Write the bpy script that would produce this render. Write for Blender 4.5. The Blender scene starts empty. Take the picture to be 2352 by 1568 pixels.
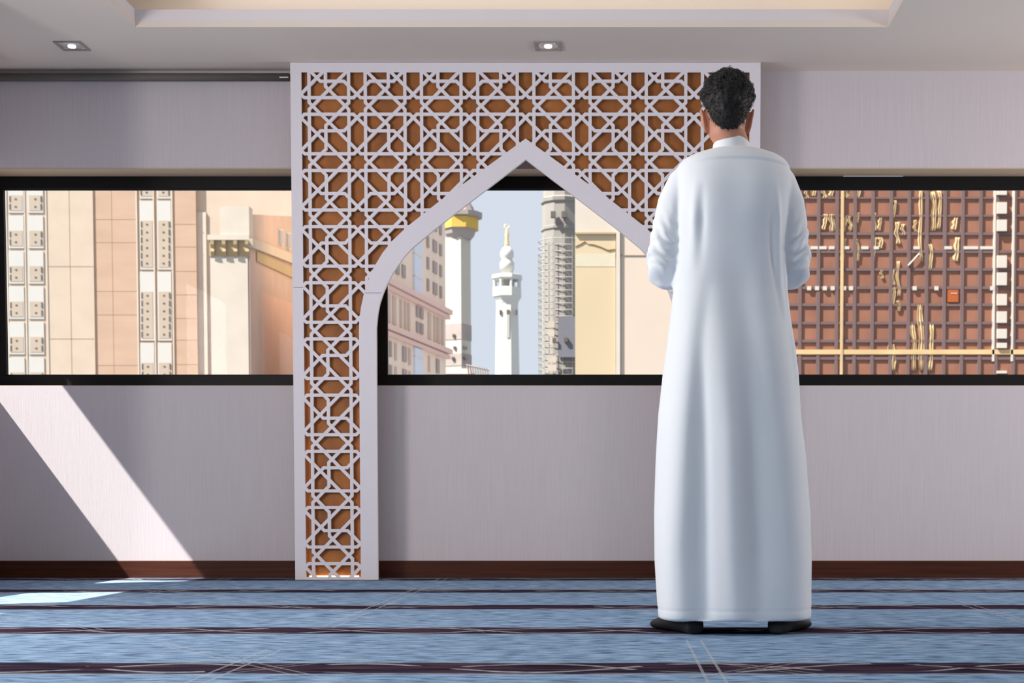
import bpy, bmesh, math, random
import numpy as np
from mathutils import Vector, Matrix, geometry, noise
random.seed(7)
sc = bpy.context.scene
COL = sc.collection

# ------------------------------------------------------------------ camera
F = 3200.0; PX = 1420.0; HOR = 1160.0; TH = math.radians(2.44); H = 0.39
PYC = HOR + F * math.tan(TH)
FW = Vector((0, math.cos(TH), -math.sin(TH))); UP = Vector((0, math.sin(TH), math.cos(TH)))
def rayd(px, py):
    return Vector((1, 0, 0)) * ((px - PX) / F) + UP * (-(py - PYC) / F) + FW
def R(px, py, Y):
    d = rayd(px, py); t = Y / d.y
    return Vector((d.x * t, Y, H + d.z * t))
def onz(px, py, z):
    d = rayd(px, py); t = (z - H) / d.z
    return Vector((d.x * t, d.y * t, z))
cd = bpy.data.cameras.new('camera'); cam = bpy.data.objects.new('camera', cd); COL.objects.link(cam)
cam.location = (0, 0, H); cam.rotation_euler = (math.pi / 2 - TH, 0, 0)
cd.sensor_width = 36; cd.lens = F / 2352 * 36
cd.shift_x = (1176 - PX) / 2352; cd.shift_y = (PYC - 784) / 2352
cd.clip_start = 0.05; cd.clip_end = 3000
cd.dof.use_dof = True; cd.dof.focus_distance = 5.3; cd.dof.aperture_fstop = 8.0
sc.camera = cam
sc.view_settings.view_transform = 'Standard'; sc.view_settings.look = 'None'
sc.view_settings.gamma = 1; sc.view_settings.exposure = 0.0; sc.view_settings.use_curve_mapping = False

# ------------------------------------------------------------------ helpers
def s2l(c):
    return tuple(((x / 255) / 12.92 if x / 255 <= .04045 else ((x / 255 + .055) / 1.055) ** 2.4) for x in c)
MATS = {}
def mat(name, col, rough=.6, metal=0, var=0.0, scale=(6, 6, 6), bump=0.0, bscale=None, spec=.4, sheen=0, emit=None, estr=0, col2=None, detail=4):
    if name in MATS: return MATS[name]
    m = bpy.data.materials.new(name); m.use_nodes = True
    nt = m.node_tree; b = nt.nodes['Principled BSDF']
    b.inputs['Base Color'].default_value = (*col, 1); b.inputs['Roughness'].default_value = rough
    b.inputs['Metallic'].default_value = metal; b.inputs['Specular IOR Level'].default_value = spec
    if sheen:
        b.inputs['Sheen Weight'].default_value = sheen
    if emit:
        b.inputs['Emission Color'].default_value = (*emit, 1); b.inputs['Emission Strength'].default_value = estr
    tc = nt.nodes.new('ShaderNodeTexCoord')
    if var or col2:
        mp = nt.nodes.new('ShaderNodeMapping'); mp.inputs['Scale'].default_value = scale
        n = nt.nodes.new('ShaderNodeTexNoise'); n.inputs['Scale'].default_value = 1; n.inputs['Detail'].default_value = detail
        nt.links.new(tc.outputs['Object'], mp.inputs[0]); nt.links.new(mp.outputs[0], n.inputs['Vector'])
        r = nt.nodes.new('ShaderNodeValToRGB'); r.color_ramp.elements[0].position = .3; r.color_ramp.elements[1].position = .7
        c2 = col2 if col2 else tuple(min(1, x * (1 + var)) for x in col)
        c1 = col if col2 else tuple(x * (1 - var) for x in col)
        r.color_ramp.elements[0].color = (*c1, 1); r.color_ramp.elements[1].color = (*c2, 1)
        nt.links.new(n.outputs[0], r.inputs[0]); nt.links.new(r.outputs[0], b.inputs['Base Color'])
    if bump:
        mp = nt.nodes.new('ShaderNodeMapping'); mp.inputs['Scale'].default_value = bscale or scale
        n = nt.nodes.new('ShaderNodeTexNoise'); n.inputs['Scale'].default_value = 1; n.inputs['Detail'].default_value = 3
        nt.links.new(tc.outputs['Object'], mp.inputs[0]); nt.links.new(mp.outputs[0], n.inputs['Vector'])
        bp = nt.nodes.new('ShaderNodeBump'); bp.inputs['Strength'].default_value = bump; bp.inputs['Distance'].default_value = .01
        nt.links.new(n.outputs[0], bp.inputs['Height']); nt.links.new(bp.outputs[0], b.inputs['Normal'])
    MATS[name] = m; return m

def tag(o, label=None, cat=None, group=None, kind=None):
    if label: o['label'] = label
    if cat: o['category'] = cat
    if group: o['group'] = group
    if kind: o['kind'] = kind
    return o
def obj(name, bm, m, parent=None, smooth=False):
    if isinstance(bm, bmesh.types.BMesh):
        me = bpy.data.meshes.new(name)
        bmesh.ops.recalc_face_normals(bm, faces=bm.faces[:]); bm.to_mesh(me); bm.free()
    else:
        me = bm
    if m: me.materials.clear(); me.materials.append(m)
    if smooth:
        for p in me.polygons: p.use_smooth = True
    o = bpy.data.objects.new(name, me); COL.objects.link(o)
    if parent:
        o.parent = parent; o.matrix_parent_inverse = Matrix.Translation(-Vector(parent.matrix_world_loc)) if False else Matrix.Identity(4)
        root = parent
        loc = Vector((0, 0, 0))
        while root: loc += root.location; root = root.parent
        me.transform(Matrix.Translation(-loc))
    return o
def empty(name, loc, label=None, cat=None, group=None):
    o = bpy.data.objects.new(name, None); COL.objects.link(o); o.location = loc; o.empty_display_size = .1
    return tag(o, label, cat, group)
def BM(): return bmesh.new()
def bx(bm, x0, x1, y0, y1, z0, z1, bev=0):
    r = bmesh.ops.create_cube(bm, size=1)
    vs = r['verts']
    for v in vs:
        v.co = Vector((x0 + (v.co.x + .5) * (x1 - x0), y0 + (v.co.y + .5) * (y1 - y0), z0 + (v.co.z + .5) * (z1 - z0)))
    if bev:
        es = list({e for v in vs for e in v.link_edges})
        bmesh.ops.bevel(bm, geom=es, offset=bev, segments=2, affect='EDGES', profile=.5)
    return bm
def box(x0, x1, y0, y1, z0, z1, bev=0): return bx(BM(), x0, x1, y0, y1, z0, z1, bev)
def lathe(bm, cx, cy, prof, n=24, rot=0):
    """prof: list of (z, r)"""
    rings = []
    for z, r in prof:
        rings.append([bm.verts.new((cx + r * math.cos(rot + 2 * math.pi * k / n), cy + r * math.sin(rot + 2 * math.pi * k / n), z)) for k in range(n)])
    for a, b in zip(rings, rings[1:]):
        for k in range(n): bm.faces.new((a[k], a[(k + 1) % n], b[(k + 1) % n], b[k]))
    bm.faces.new(rings[0][::-1]); bm.faces.new(rings[-1]); return bm
def tube(bm, pts, rs, n=10, flat=None):
    pts = [Vector(p) for p in pts]; rings = []
    up = Vector((0.13, .2, 1)).normalized(); prev = None
    for i, p in enumerate(pts):
        t = (pts[min(i + 1, len(pts) - 1)] - pts[max(i - 1, 0)]).normalized()
        if prev is None:
            a = t.cross(up).normalized()
            if a.length < .1: a = t.cross(Vector((1, 0, 0))).normalized()
        else:
            a = (prev - t * prev.dot(t)).normalized()
        prev = a; b = t.cross(a).normalized()
        r = rs[i] if isinstance(rs, (list, tuple)) else rs
        rings.append([bm.verts.new(p + a * r * math.cos(2 * math.pi * k / n) + b * r * math.sin(2 * math.pi * k / n)) for k in range(n)])
    for x, y in zip(rings, rings[1:]):
        for k in range(n): bm.faces.new((x[k], x[(k + 1) % n], y[(k + 1) % n], y[k]))
    bm.faces.new(rings[0][::-1]); bm.faces.new(rings[-1]); return bm
def ball(bm, c, r, seg=20):
    c = Vector(c); r = Vector(r) if hasattr(r, '__len__') else Vector((r, r, r))
    q = bmesh.ops.create_uvsphere(bm, u_segments=seg, v_segments=seg // 2 + 2, radius=1)
    for v in q['verts']: v.co = Vector((c.x + v.co.x * r.x, c.y + v.co.y * r.y, c.z + v.co.z * r.z))
    return q['verts']
def remeshed(bm, voxel, smooth_it=4, fac=.5):
    me = bpy.data.meshes.new('tmp'); bmesh.ops.recalc_face_normals(bm, faces=bm.faces[:]); bm.to_mesh(me); bm.free()
    o = bpy.data.objects.new('tmp', me); COL.objects.link(o)
    r = o.modifiers.new('r', 'REMESH'); r.mode = 'VOXEL'; r.voxel_size = voxel; r.adaptivity = 0
    if smooth_it:
        s = o.modifiers.new('s', 'SMOOTH'); s.iterations = smooth_it; s.factor = fac
    dg = bpy.context.evaluated_depsgraph_get(); dg.update()
    out = bpy.data.meshes.new_from_object(o.evaluated_get(dg))
    bpy.data.objects.remove(o); bpy.data.meshes.remove(me)
    return out
def get_co(me):
    a = np.empty(len(me.vertices) * 3, dtype=np.float64); me.vertices.foreach_get('co', a); return a.reshape(-1, 3)
def set_co(me, a): me.vertices.foreach_set('co', a.astype(np.float32).ravel()); me.update()

# ------------------------------------------------------------------ planes of the room
YW = 7.5      # face of the front wall
YP = 7.3      # screen and edge of the dropped ceiling
YF = 7.67     # window frames
XL = -3.40; XR = 4.6; YB = -3.4; WT = .4; WF = .2
ZS = R(1208, 143, YP).z           # soffit
ZK = R(2000, 163, YW).z           # ceiling of the recess along the wall
ZSILL = R(1208, 886, YW).z; ZHEAD = R(1208, 385, YW).z
XPL = R(35, 143, YP).x            # left edge of the soffit

# ------------------------------------------------------------------ materials
M_wall = mat('woven_wallpaper', (.625, .575, .61), .85, var=.035, scale=(160, 160, 3.0), bump=.12, bscale=(420, 420, 7), spec=.2)
M_ceil = mat('ceiling_paint', (.76, .68, .61), .9, spec=.2, var=.01, scale=(1, 1, 1))
M_riser = mat('tray_paint', (.74, .70, .73), .9, spec=.2, var=.01, scale=(1, 1, 1))
M_tray = mat('tray_ceiling_paint', (.82, .78, .74), .9, spec=.2, var=.01, scale=(1, 1, 1))
M_black = mat('black_window_metal', (.006, .0055, .006), .5, spec=.2, var=.1, scale=(3, 3, 3))
M_base = mat('mahogany_wood', (.045, .013, .007), .5, spec=.2, col2=(.085, .024, .012), scale=(2, 8, 60), bump=.05)
M_white = mat('screen_white_lacquer', (.77, .735, .80), .5, var=.012, scale=(2, 2, 2), spec=.4)
M_back = mat('walnut_board', (.27, .090, .022), .6, col2=(.46, .165, .038), scale=(9, 3, 5), bump=.08, detail=5)
M_chrome = mat('brushed_metal', (.7, .68, .66), .3, 1, var=.03, scale=(9, 9, 9))

# carpet
def carpet_material():
    m = bpy.data.materials.new('prayer_carpet'); m.use_nodes = True; nt = m.node_tree; N = nt.nodes; L = nt.links
    b = N['Principled BSDF']; b.inputs['Roughness'].default_value = .95; b.inputs['Specular IOR Level'].default_value = .0
    tc = N.new('ShaderNodeTexCoord'); sep = N.new('ShaderNodeSeparateXYZ'); L.new(tc.outputs['Object'], sep.inputs[0])
    def math_(op, a, b_=None, c=None, clamp=False):
        n = N.new('ShaderNodeMath'); n.operation = op; n.use_clamp = clamp
        for i, v in enumerate((a, b_, c)):
            if v is None: continue
            if isinstance(v, (int, float)): n.inputs[i].default_value = v
            else: L.new(v, n.inputs[i])
        return n.outputs[0]
    def noi(scale, detail=4, off=0):
        mp = N.new('ShaderNodeMapping'); mp.inputs['Scale'].default_value = scale; mp.inputs['Location'].default_value = (off, off, 0)
        n = N.new('ShaderNodeTexNoise'); n.inputs['Scale'].default_value = 1; n.inputs['Detail'].default_value = detail
        L.new(tc.outputs['Object'], mp.inputs[0]); L.new(mp.outputs[0], n.inputs['Vector']); return n.outputs[0]
    def ramp(f, stops):
        r = N.new('ShaderNodeValToRGB'); e = r.color_ramp.elements
        while len(e) < len(stops): e.new(.5)
        for k, (p, c) in enumerate(stops): e[k].position = p; e[k].color = (*c, 1)
        L.new(f, r.inputs[0]); return r.outputs[0]
    def mix(f, a, b_):
        n = N.new('ShaderNodeMix'); n.data_type = 'RGBA'
        L.new(f, n.inputs[0])
        for i, v in ((6, a), (7, b_)):
            if isinstance(v, tuple): n.inputs[i].default_value = (*v, 1)
            else: L.new(v, n.inputs[i])
        return n.outputs[2]
    X, Y = sep.outputs[0], sep.outputs[1]
    wob = noi((3.0, 9, 1), 3, 3)
    Yw = math_('ADD', Y, math_('MULTIPLY', math_('SUBTRACT', wob, .5), .045))
    # blue field with short streaks running across
    st = noi((13.0, 52, 1), 4)
    blue = ramp(st, [(.33, (.07, .105, .185)), (.42, (.165, .25, .375)), (.52, (.225, .35, .52)), (.62, (.32, .435, .62))])
    st2 = noi((9, 70, 1), 3, 11)
    blue = mix(ramp(st2, [(.60, (0, 0, 0)), (.68, (.55, .55, .55))]), blue, (.10, .15, .24))
    # dark bands every metre
    ph = math_('FRACT', math_('ADD', Yw, -3.33 + .5 + 10))
    d = math_('ABSOLUTE', math_('SUBTRACT', ph, .5))
    band = math_('SUBTRACT', 1, math_('MULTIPLY', math_('SUBTRACT', d, .108), 90, clamp=True), clamp=True)
    dk = ramp(noi((4, 40, 1), 5, 5), [(.38, (.018, .013, .022)), (.5, (.040, .028, .050)), (.64, (.085, .05, .065))])
    # lenses inside the band: pale outline woven round long ovals
    u = math_('FRACT', math_('MULTIPLY', X, 2.4))
    arch = math_('MULTIPLY', math_('SINE', math_('MULTIPLY', u, math.pi)), .088)
    ln = math_('ABSOLUTE', math_('SUBTRACT', d, arch))
    oval = math_('LESS_THAN', ln, .0095)
    pale = ramp(noi((30, 60, 1), 2, 2), [(.3, (.20, .20, .23)), (.7, (.42, .42, .44))])
    brk = math_('GREATER_THAN', noi((1.6, 5, 1), 2, 21), .47)
    dk = mix(math_('MULTIPLY', oval, brk), dk, pale)
    col = mix(band, blue, dk)
    edge = math_('LESS_THAN', math_('ABSOLUTE', math_('SUBTRACT', d, .112)), .006)
    col = mix(math_('MULTIPLY', edge, math_('MULTIPLY', brk, .6)), col, pale)
    # pale double lines of the big star figure
    tot = None
    for (a, p, o) in ((0.0, 1.15, .31), (math.radians(38), .93, .0), (math.radians(-38), .93, .42)):
        q = math_('ADD', math_('MULTIPLY', X, math.cos(a) / p), math_('MULTIPLY', Y, math.sin(a) / p))
        q = math_('ABSOLUTE', math_('SUBTRACT', math_('FRACT', math_('ADD', q, 20 + o)), .5))
        l1 = math_('LESS_THAN', math_('ABSOLUTE', math_('SUBTRACT', q, .018)), .0032)
        tot = l1 if tot is None else math_('MAXIMUM', tot, l1)
    gate = math_('GREATER_THAN', noi((1.1, 1.1, 1), 1, 40), .44)
    gate2 = math_('MULTIPLY', noi((50, 50, 1), 2, 9), .95)
    col = mix(math_('MULTIPLY', math_('MULTIPLY', tot, gate), gate2), col, (.46, .47, .50))
    L.new(col, b.inputs['Base Color'])
    bp = N.new('ShaderNodeBump'); bp.inputs['Strength'].default_value = .5; bp.inputs['Distance'].default_value = .006
    L.new(noi((220, 220, 220), 2, 1), bp.inputs['Height']); L.new(bp.outputs[0], b.inputs['Normal'])
    return m
M_carpet = carpet_material()
def glass_material(name, tint=(1, 1, 1), gl=.04):
    m = bpy.data.materials.new(name); m.use_nodes = True; nt = m.node_tree; nt.nodes.clear()
    o = nt.nodes.new('ShaderNodeOutputMaterial'); mx = nt.nodes.new('ShaderNodeMixShader')
    t = nt.nodes.new('ShaderNodeBsdfTransparent'); t.inputs[0].default_value = (*tint, 1)
    g = nt.nodes.new('ShaderNodeBsdfGlossy'); g.inputs['Roughness'].default_value = .02
    lw = nt.nodes.new('ShaderNodeLayerWeight'); lw.inputs[0].default_value = gl * 3
    nt.links.new(lw.outputs['Fresnel'], mx.inputs[0]); nt.links.new(t.outputs[0], mx.inputs[1]); nt.links.new(g.outputs[0], mx.inputs[2])
    nt.links.new(mx.outputs[0], o.inputs[0]); return m
M_glass = glass_material('window_glass', (.98, .985, .98), .03)

# ------------------------------------------------------------------ room shell
def struct(name, bm, m, parent=None):
    o = obj(name, bm, m, parent)
    if not parent: o['kind'] = 'structure'
    return o
struct('floor', box(XL, XR, YB, YW, -.12, 0), M_carpet)
b = BM()   # front wall with one ribbon opening
bx(b, XL - WT, XR + WT, YW, YW + WF, -.12, ZSILL); bx(b, XL - WT, XR + WT, YW, YW + WF, ZHEAD, ZS + .6)
bx(b, XL - WT, XL, YW, YW + WF, ZSILL, ZHEAD); bx(b, XR - .3, XR + WT, YW, YW + WF, ZSILL, ZHEAD)
struct('wall_front', b, M_wall)
# left wall: ribbon of windows with piers
LZ0, LZ1 = 1.06, 2.17
piers = [(YW - .02, YW), (6.05, 6.35), (4.45, 4.8), (2.95, 3.3), (1.45, 1.8), (-.05, .3), (-1.55, -1.2), (YB, YB + .3)]
b = BM()
bx(b, XL - WT, XL, YB, YW, -.12, LZ0); bx(b, XL - WT, XL, YB, YW, LZ1, ZS + .6)
for y0, y1 in piers: bx(b, XL - WT, XL, y0, y1, LZ0, LZ1)
bx(b, XL, XL + .5, 6.05, 6.35, 0, ZS + .02)  # deep unseen pier, added to shade the left corner
struct('wall_left', b, M_wall)
b = BM()  # right wall, its window openings added for the fill lamps
bx(b, XR, XR + WT, YB, YW, -.12, LZ0); bx(b, XR, XR + WT, YB, YW, LZ1, ZS + .6)
for y0, y1 in piers: bx(b, XR, XR + WT, y0, y1, LZ0, LZ1)
struct('wall_right', b, M_wall)
b = BM()
bx(b, XL - WT, -2.4, YB - WT, YB, -.12, ZS + .6); bx(b, 3.6, XR + WT, YB - WT, YB, -.12, ZS + .6)
bx(b, -2.4, 3.6, YB - WT, YB, -.12, .4); bx(b, -2.4, 3.6, YB - WT, YB, 2.4, ZS + .6)
struct('wall_back', b, M_wall)
# ceiling: dropped band round a lit tray
TA = onz(311, 62, ZS); TB = onz(2040, 62, ZS)
TX0, TX1, TY1 = TA.x, TB.x, TA.y; TY0 = -1.6
RH = .083; CAV = .28; ZT = ZS + .30
b = BM()
bx(b, XPL, TX0, YB, YP, ZS, ZS + .03); bx(b, TX1, XR, YB, YP, ZS, ZS + .03)
bx(b, TX0, TX1, TY1, YP, ZS, ZS + .03); bx(b, TX0, TX1, YB, TY0, ZS, ZS + .03)
struct('ceiling', b, M_ceil)
b = BM()
t = .015
bx(b, TX0 - t, TX0 - .001, TY0, TY1, ZS + .001, ZS + RH); bx(b, TX1 + .001, TX1 + t, TY0, TY1, ZS + .001, ZS + RH)
bx(b, TX0 - t, TX1 + t, TY1 + .001, TY1 + t, ZS + .001, ZS + RH); bx(b, TX0 - t, TX1 + t, TY0 - t, TY0 - .001, ZS + .001, ZS + RH)
struct('trim_1', b, M_riser)
b = BM()
bx(b, TX0 - CAV, TX1 + CAV, TY0 - CAV, TY1 + CAV, ZT, ZT + .05)
bx(b, TX0 - CAV - .02, TX0 - CAV, TY0 - CAV, TY1 + CAV, ZS + .03, ZT); bx(b, TX1 + CAV, TX1 + CAV + .02, TY0 - CAV, TY1 + CAV, ZS + .03, ZT)
bx(b, TX0 - CAV, TX1 + CAV, TY1 + CAV, TY1 + CAV + .02, ZS + .03, ZT); bx(b, TX0 - CAV, TX1 + CAV, TY0 - CAV - .02, TY0 - CAV, ZS + .03, ZT)
struct('ceiling_tray', b, M_tray)
# recess along the front and left walls
b = BM()
bx(b, XL, XR, YP - .02, YW, ZK, ZK + .03); bx(b, XL, XPL + .02, YB, YP - .02, ZK, ZK + .03)
struct('ceiling_recess', b, M_ceil)
struct('roof', box(XL - WT, XR + WT, YB - WT, YW + WT, ZS + .6, ZS + .8), M_ceil)
ZB = R(1208, 1287, YW).z
b = BM(); bx(b, XL, XR, YW - .018, YW, 0, ZB, .003); struct('baseboard_front', b, M_base)
M_tanp = mat('tan_reveal_paint', (.60, .44, .30), .7, var=.02, scale=(2, 2, 2))
struct('trim_2', box(XL, XR - .3, YW + .001, YW + WF - .03, ZHEAD - .006, ZHEAD + .002), M_tanp)
struct('trim_3', box(XL, XR - .3, YW + .001, YW + WF - .03, ZSILL - .004, ZSILL + .003), M_tanp)
b = BM(); bx(b, XL, XL + .018, YB, YW - .02, 0, ZB, .003); struct('baseboard_left', b, M_base)

# windows of the front wall
FZ0, FZ1 = ZSILL, ZHEAD
g0 = R(10, 862, YF).z; g1 = R(1208, 433, YF).z
wins = [(R(-60, 600, YF).x, R(790, 600, YF).x, R(10, 600, YF).x, None), (R(800, 600, YF).x, R(1690, 600, YF).x, R(889, 650, YF).x, None), (R(1690, 600, YF).x, XR - .3, None, None)]
wins[0] = (XL + .001, R(790, 600, YF).x, R(11, 650, YF).x)
wins[1] = (R(800, 600, YF).x, R(1688, 600, YF).x, R(889, 650, YF).x)
wins[2] = (R(1692, 600, YF).x, XR - .3, R(1745, 650, YF).x)
for k, (x0, x1, gx) in enumerate(wins):
    w = empty('window_%d' % (k + 1), (0, YF, FZ0)); w['kind'] = 'structure'
    gr = x1 - .11
    b = BM(); d0, d1 = YF, YF + .028
    bx(b, x0, x1, d0, d1, FZ0 - .01, g0, .003); bx(b, x0, x1, d0, d1, g1, FZ1 + .01, .003)
    bx(b, x0, gx, d0 + .001, d1, g0, g1, .002); bx(b, gr, x1, d0 + .001, d1, g0, g1, .002)
    # slim inner lip
    bx(b, gx, gr, d0 + .01, d1 - .004, g0, g0 + .006); bx(b, gx, gr, d0 + .01, d1 - .004, g1 - .006, g1)
    obj('window_frame', b, M_black, w)
    obj('glass_pane', box(gx, gr, YF + .014, YF + .019, g0, g1), M_glass, w)
    obj('track', box(x0 + .02, x1 - .02, YF - .03, YF, FZ0 + .001, FZ0 + .012, .002), M_black, w)
# windows of the left wall; the right-hand set is added for the fill lamps
LP = sorted(piers)
k = 4
for sd, ((a0, a1), (c0, c1)) in [(q, z) for q in (0, 1) for z in zip(LP, LP[1:])]:
    y0, y1 = a1, c0
    w = empty('window_%d' % k, (XL - .38, (y0 + y1) / 2, LZ0)); w['kind'] = 'structure'; k += 1  # for sd = 1 an added window, made for the fill lamps
    b = BM(); fx0, fx1 = (XL - .39, XL - .34) if not sd else (XR + .34, XR + .39)
    bx(b, fx0, fx1, y0, y1, LZ0, LZ0 + .03); bx(b, fx0, fx1, y0, y1, LZ1 - .03, LZ1)
    bx(b, fx0, fx1, y0, y0 + .03, LZ0, LZ1); bx(b, fx0, fx1, y1 - .03, y1, LZ0, LZ1)
    obj('window_frame', b, M_black, w)
    obj('glass_pane', box(fx0 + .02, fx0 + .025, y0 + .03, y1 - .03, LZ0 + .03, LZ1 - .03), M_glass, w)

w = empty('window_%d' % k, (.6, YB - .3, .4)); w['kind'] = 'structure'  # unseen rear window, added to let more sky light in
b = BM()
for x in (-2.4, -.4 - .03, 1.6 - .03, 3.54): bx(b, x, x + .06, YB - .33, YB - .27, .4, 2.4)
bx(b, -2.4, 3.6, YB - .33, YB - .27, .4, .46); bx(b, -2.4, 3.6, YB - .33, YB - .27, 2.34, 2.4)
obj('window_frame', b, M_black, w)
obj('glass_pane', box(-2.34, 3.54, YB - .305, YB - .3, .46, 2.34), M_glass, w)
# blind rail over the left window and small strip over the right one
p0 = R(-20, 182, YW - .05); p1 = R(664, 168, YW - .05)
t0 = empty('blind_rail', (p0.x, YW - .04, p0.z), 'long slim grey blind rail under the ceiling edge above the left window', 'blind rail')
b = BM(); tube(b, [(XL + .01, YW - .035, (p0.z + p1.z) / 2), (p1.x - .002, YW - .035, (p0.z + p1.z) / 2)], .019, 12)
bx(b, XL + .01, p1.x - .002, YW - .018, YW, (p0.z + p1.z) / 2 - .012, (p0.z + p1.z) / 2 + .02)
obj('rail', b, mat('rail_grey', (.14, .125, .115), .6, var=.03, scale=(2, 2, 2)), t0, True)
b = BM(); q0 = R(641, 178, YW - .06); q1 = R(662, 176, YW - .06); bx(b, q0.x, q1.x, YW - .058, YW - .05, q0.z, q1.z + .003, .002)
obj('end_clip', b, M_chrome, t0)
q0 = R(1947, 400, YW + .01); q1 = R(2088, 396, YW + .01)
tag(obj('strip', box(q0.x, q1.x, YF - .012, YF, R(2000, 406, YF).z, R(2000, 401, YF).z, .001), mat('white_plastic', (.85, .84, .84), .4, var=.02, scale=(3, 3, 3))),
    'thin white plastic strip on top bar of right window frame', 'strip')

# recessed downlights
def downlight(px, label):
    c = onz(px, 104.5, ZS); s = .068
    d = empty('downlight', (c.x, c.y, ZS), label, 'ceiling light')
    b = BM()
    for (x0, x1, y0, y1) in ((-s, s, -s, -s + .012), (-s, s, s - .012, s), (-s, -s + .012, -s + .012, s - .012), (s - .012, s, -s + .012, s - .012)):
        bx(b, c.x + x0, c.x + x1, c.y + y0, c.y + y1, ZS - .006, ZS - .0005)
    obj('trim_ring', b, mat('downlight_trim', (.36, .32, .29), .4, var=.02, scale=(4, 4, 4)), d)
    b = BM(); lathe(b, c.x, c.y, [(ZS - .0008, .052), (ZS - .003, .050), (ZS - .004, .040), (ZS - .0035, .02)], 28)
    obj('reflector', b, mat('downlight_reflector', (.9, .88, .85), .25, .8, var=.02, scale=(4, 4, 4)), d, True)
    b = BM(); lathe(b, c.x, c.y, [(ZS - .009, .014), (ZS - .010, .018), (ZS - .0045, .020)], 24)
    obj('lamp', b, mat('lamp_glow', (1, 1, 1), .5, emit=(1, .93, .84), estr=1.3), d)
downlight(165, 'square recessed ceiling spotlight above the left window')
downlight(1259, 'square recessed ceiling spotlight above the screen and arch point')

# ------------------------------------------------------------------ pierced screen
def pX(px): return R(px, 400, YP).x
def pZ(py): return R(1207.5, py, YP).z
CX = 1207.5; P = 128.8; PV = 129.0; ZY0 = 243.0; W = 7.3
oc = [(0, 0), (120, 87), (200, 145), (241, 177), (272, 201), (308, 235), (330, 262), (347, 290), (362, 321), (374, 357), (381, 388), (385, 416), (386, 440)]
ic = [(0, 0), (120, 91), (210, 160), (262, 203), (280, 222), (296, 244), (309, 264), (320, 285), (330, 308), (338, 332), (343, 357), (346, 388), (346, 410)]
outer = [(CX - dx, 318 + dy) for dx, dy in oc] ; inner = [(CX - dx, 366 + dy) for dx, dy in ic]
BOT = 1331.0
xo = 669.0
def mir(pts): return [(2 * CX - x, y) for x, y in pts]
panel = [(xo, 143.5), (2 * CX - xo, 143.5), (2 * CX - xo, BOT), (mir(inner)[-1][0], BOT)] + mir(inner)[::-1] + inner[1:] + [(inner[-1][0], BOT), (xo, BOT)]
LX0 = 694.0; TOP = 165.5; LBOT = 1325.0
hole_region = [(LX0, TOP), (2 * CX - LX0, TOP), (2 * CX - LX0, LBOT), (mir(outer)[-1][0], LBOT)] + mir(outer)[::-1] + outer[1:] + [(outer[-1][0], LBOT), (LX0, LBOT)]
def inside(poly, x, y):
    c = False; n = len(poly)
    for i in range(n):
        x1, y1 = poly[i]; x2, y2 = poly[(i + 1) % n]
        if (y1 > y) != (y2 > y) and x < (x2 - x1) * (y - y1) / (y2 - y1) + x1: c = not c
    return c
a_ = .148; t2 = a_ * math.sqrt(2); nn = t2 - a_
segs = []
def cellseg(i, j, pts):
    out = []
    for u, v in pts:
        if i % 2: u = 1 - u
        if j % 2: v = 1 - v
        out.append((CX + (i - 3) * P + u * P, ZY0 + (j + v) * PV))
    for q0, q1 in zip(out, out[1:]): segs.append((q0, q1))
for i in range(-1, 7):
    for j in range(-1, 9):
        for e in (a_, 1 - a_):
            cellseg(i, j, [(e, nn), (e, 1 - nn)]); cellseg(i, j, [(nn, e), (1 - nn, e)])
        cellseg(i, j, [(1 - t2, 0), (0, 1 - t2)]); cellseg(i, j, [(1, t2), (t2, 1)])
        cellseg(i, j, [(0, t2), (.441 - t2, .441), (.441 + t2, .441), (1, 1 - t2)])
        cellseg(i, j, [(t2, 0), (.559, .559 - t2), (.559, .559 + t2), (1 - t2, 1)])
        for (u, v) in ((0, 0), (1, 0), (0, 1), (1, 1)):
            su = 1 if u == 0 else -1; sv = 1 if v == 0 else -1
            cellseg(i, j, [(u, v + sv * t2), (u + su * nn, v + sv * a_)]); cellseg(i, j, [(u + su * t2, v), (u + su * a_, v + sv * nn)])
vs = []; fs = []
def addpoly(p):
    n0 = len(vs); vs.extend(Vector(q) for q in p); fs.append(list(range(n0, n0 + len(p)))); return len(fs) - 1
id_panel = addpoly(panel); id_hole = addpoly(hole_region)
def cleanr(x0, y0, x1, y1): return [(x0, y0), (x1, y0), (x1, y1), (x0, y1)]
grooves = {addpoly(cleanr(xo - 1, 659.0, LX0, 660.0)), addpoly(cleanr(outer[-1][0] - 0, 671.8, 874, 672.8)),
           addpoly(cleanr(2 * CX - LX0, 659.0, 2 * CX - xo + 1, 660.0)), addpoly(cleanr(2 * CX - 874, 671.8, 2 * CX - outer[-1][0], 672.8))}
seg_ids = set(); h2 = W / 2
for (x0, y0), (x1, y1) in segs:
    if max(y0, y1) < TOP - 6 or min(y0, y1) > LBOT + 6 or max(x0, x1) < LX0 - 6 or min(x0, x1) > 2 * CX - LX0 + 6: continue
    pts_ = [(x0 + (x1 - x0) * k / 6, y0 + (y1 - y0) * k / 6) for k in range(7)]
    if not any(inside(hole_region, x + ox, y + oy) for x, y in pts_ for ox, oy in ((0, 0), (5, 0), (-5, 0), (0, 5), (0, -5))): continue
    d = Vector((x1 - x0, y1 - y0)); d.normalize(); nrm = Vector((-d.y, d.x)); e = d * (h2 * .414)
    A = Vector((x0, y0)) - e; B = Vector((x1, y1)) + e
    seg_ids.add(addpoly([tuple(A - nrm * h2), tuple(B - nrm * h2), tuple(B + nrm * h2), tuple(A + nrm * h2)]))
ov, oe, of, _, _, oid = geometry.delaunay_2d_cdt(vs, [], fs, 1, 1e-4, True)
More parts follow.
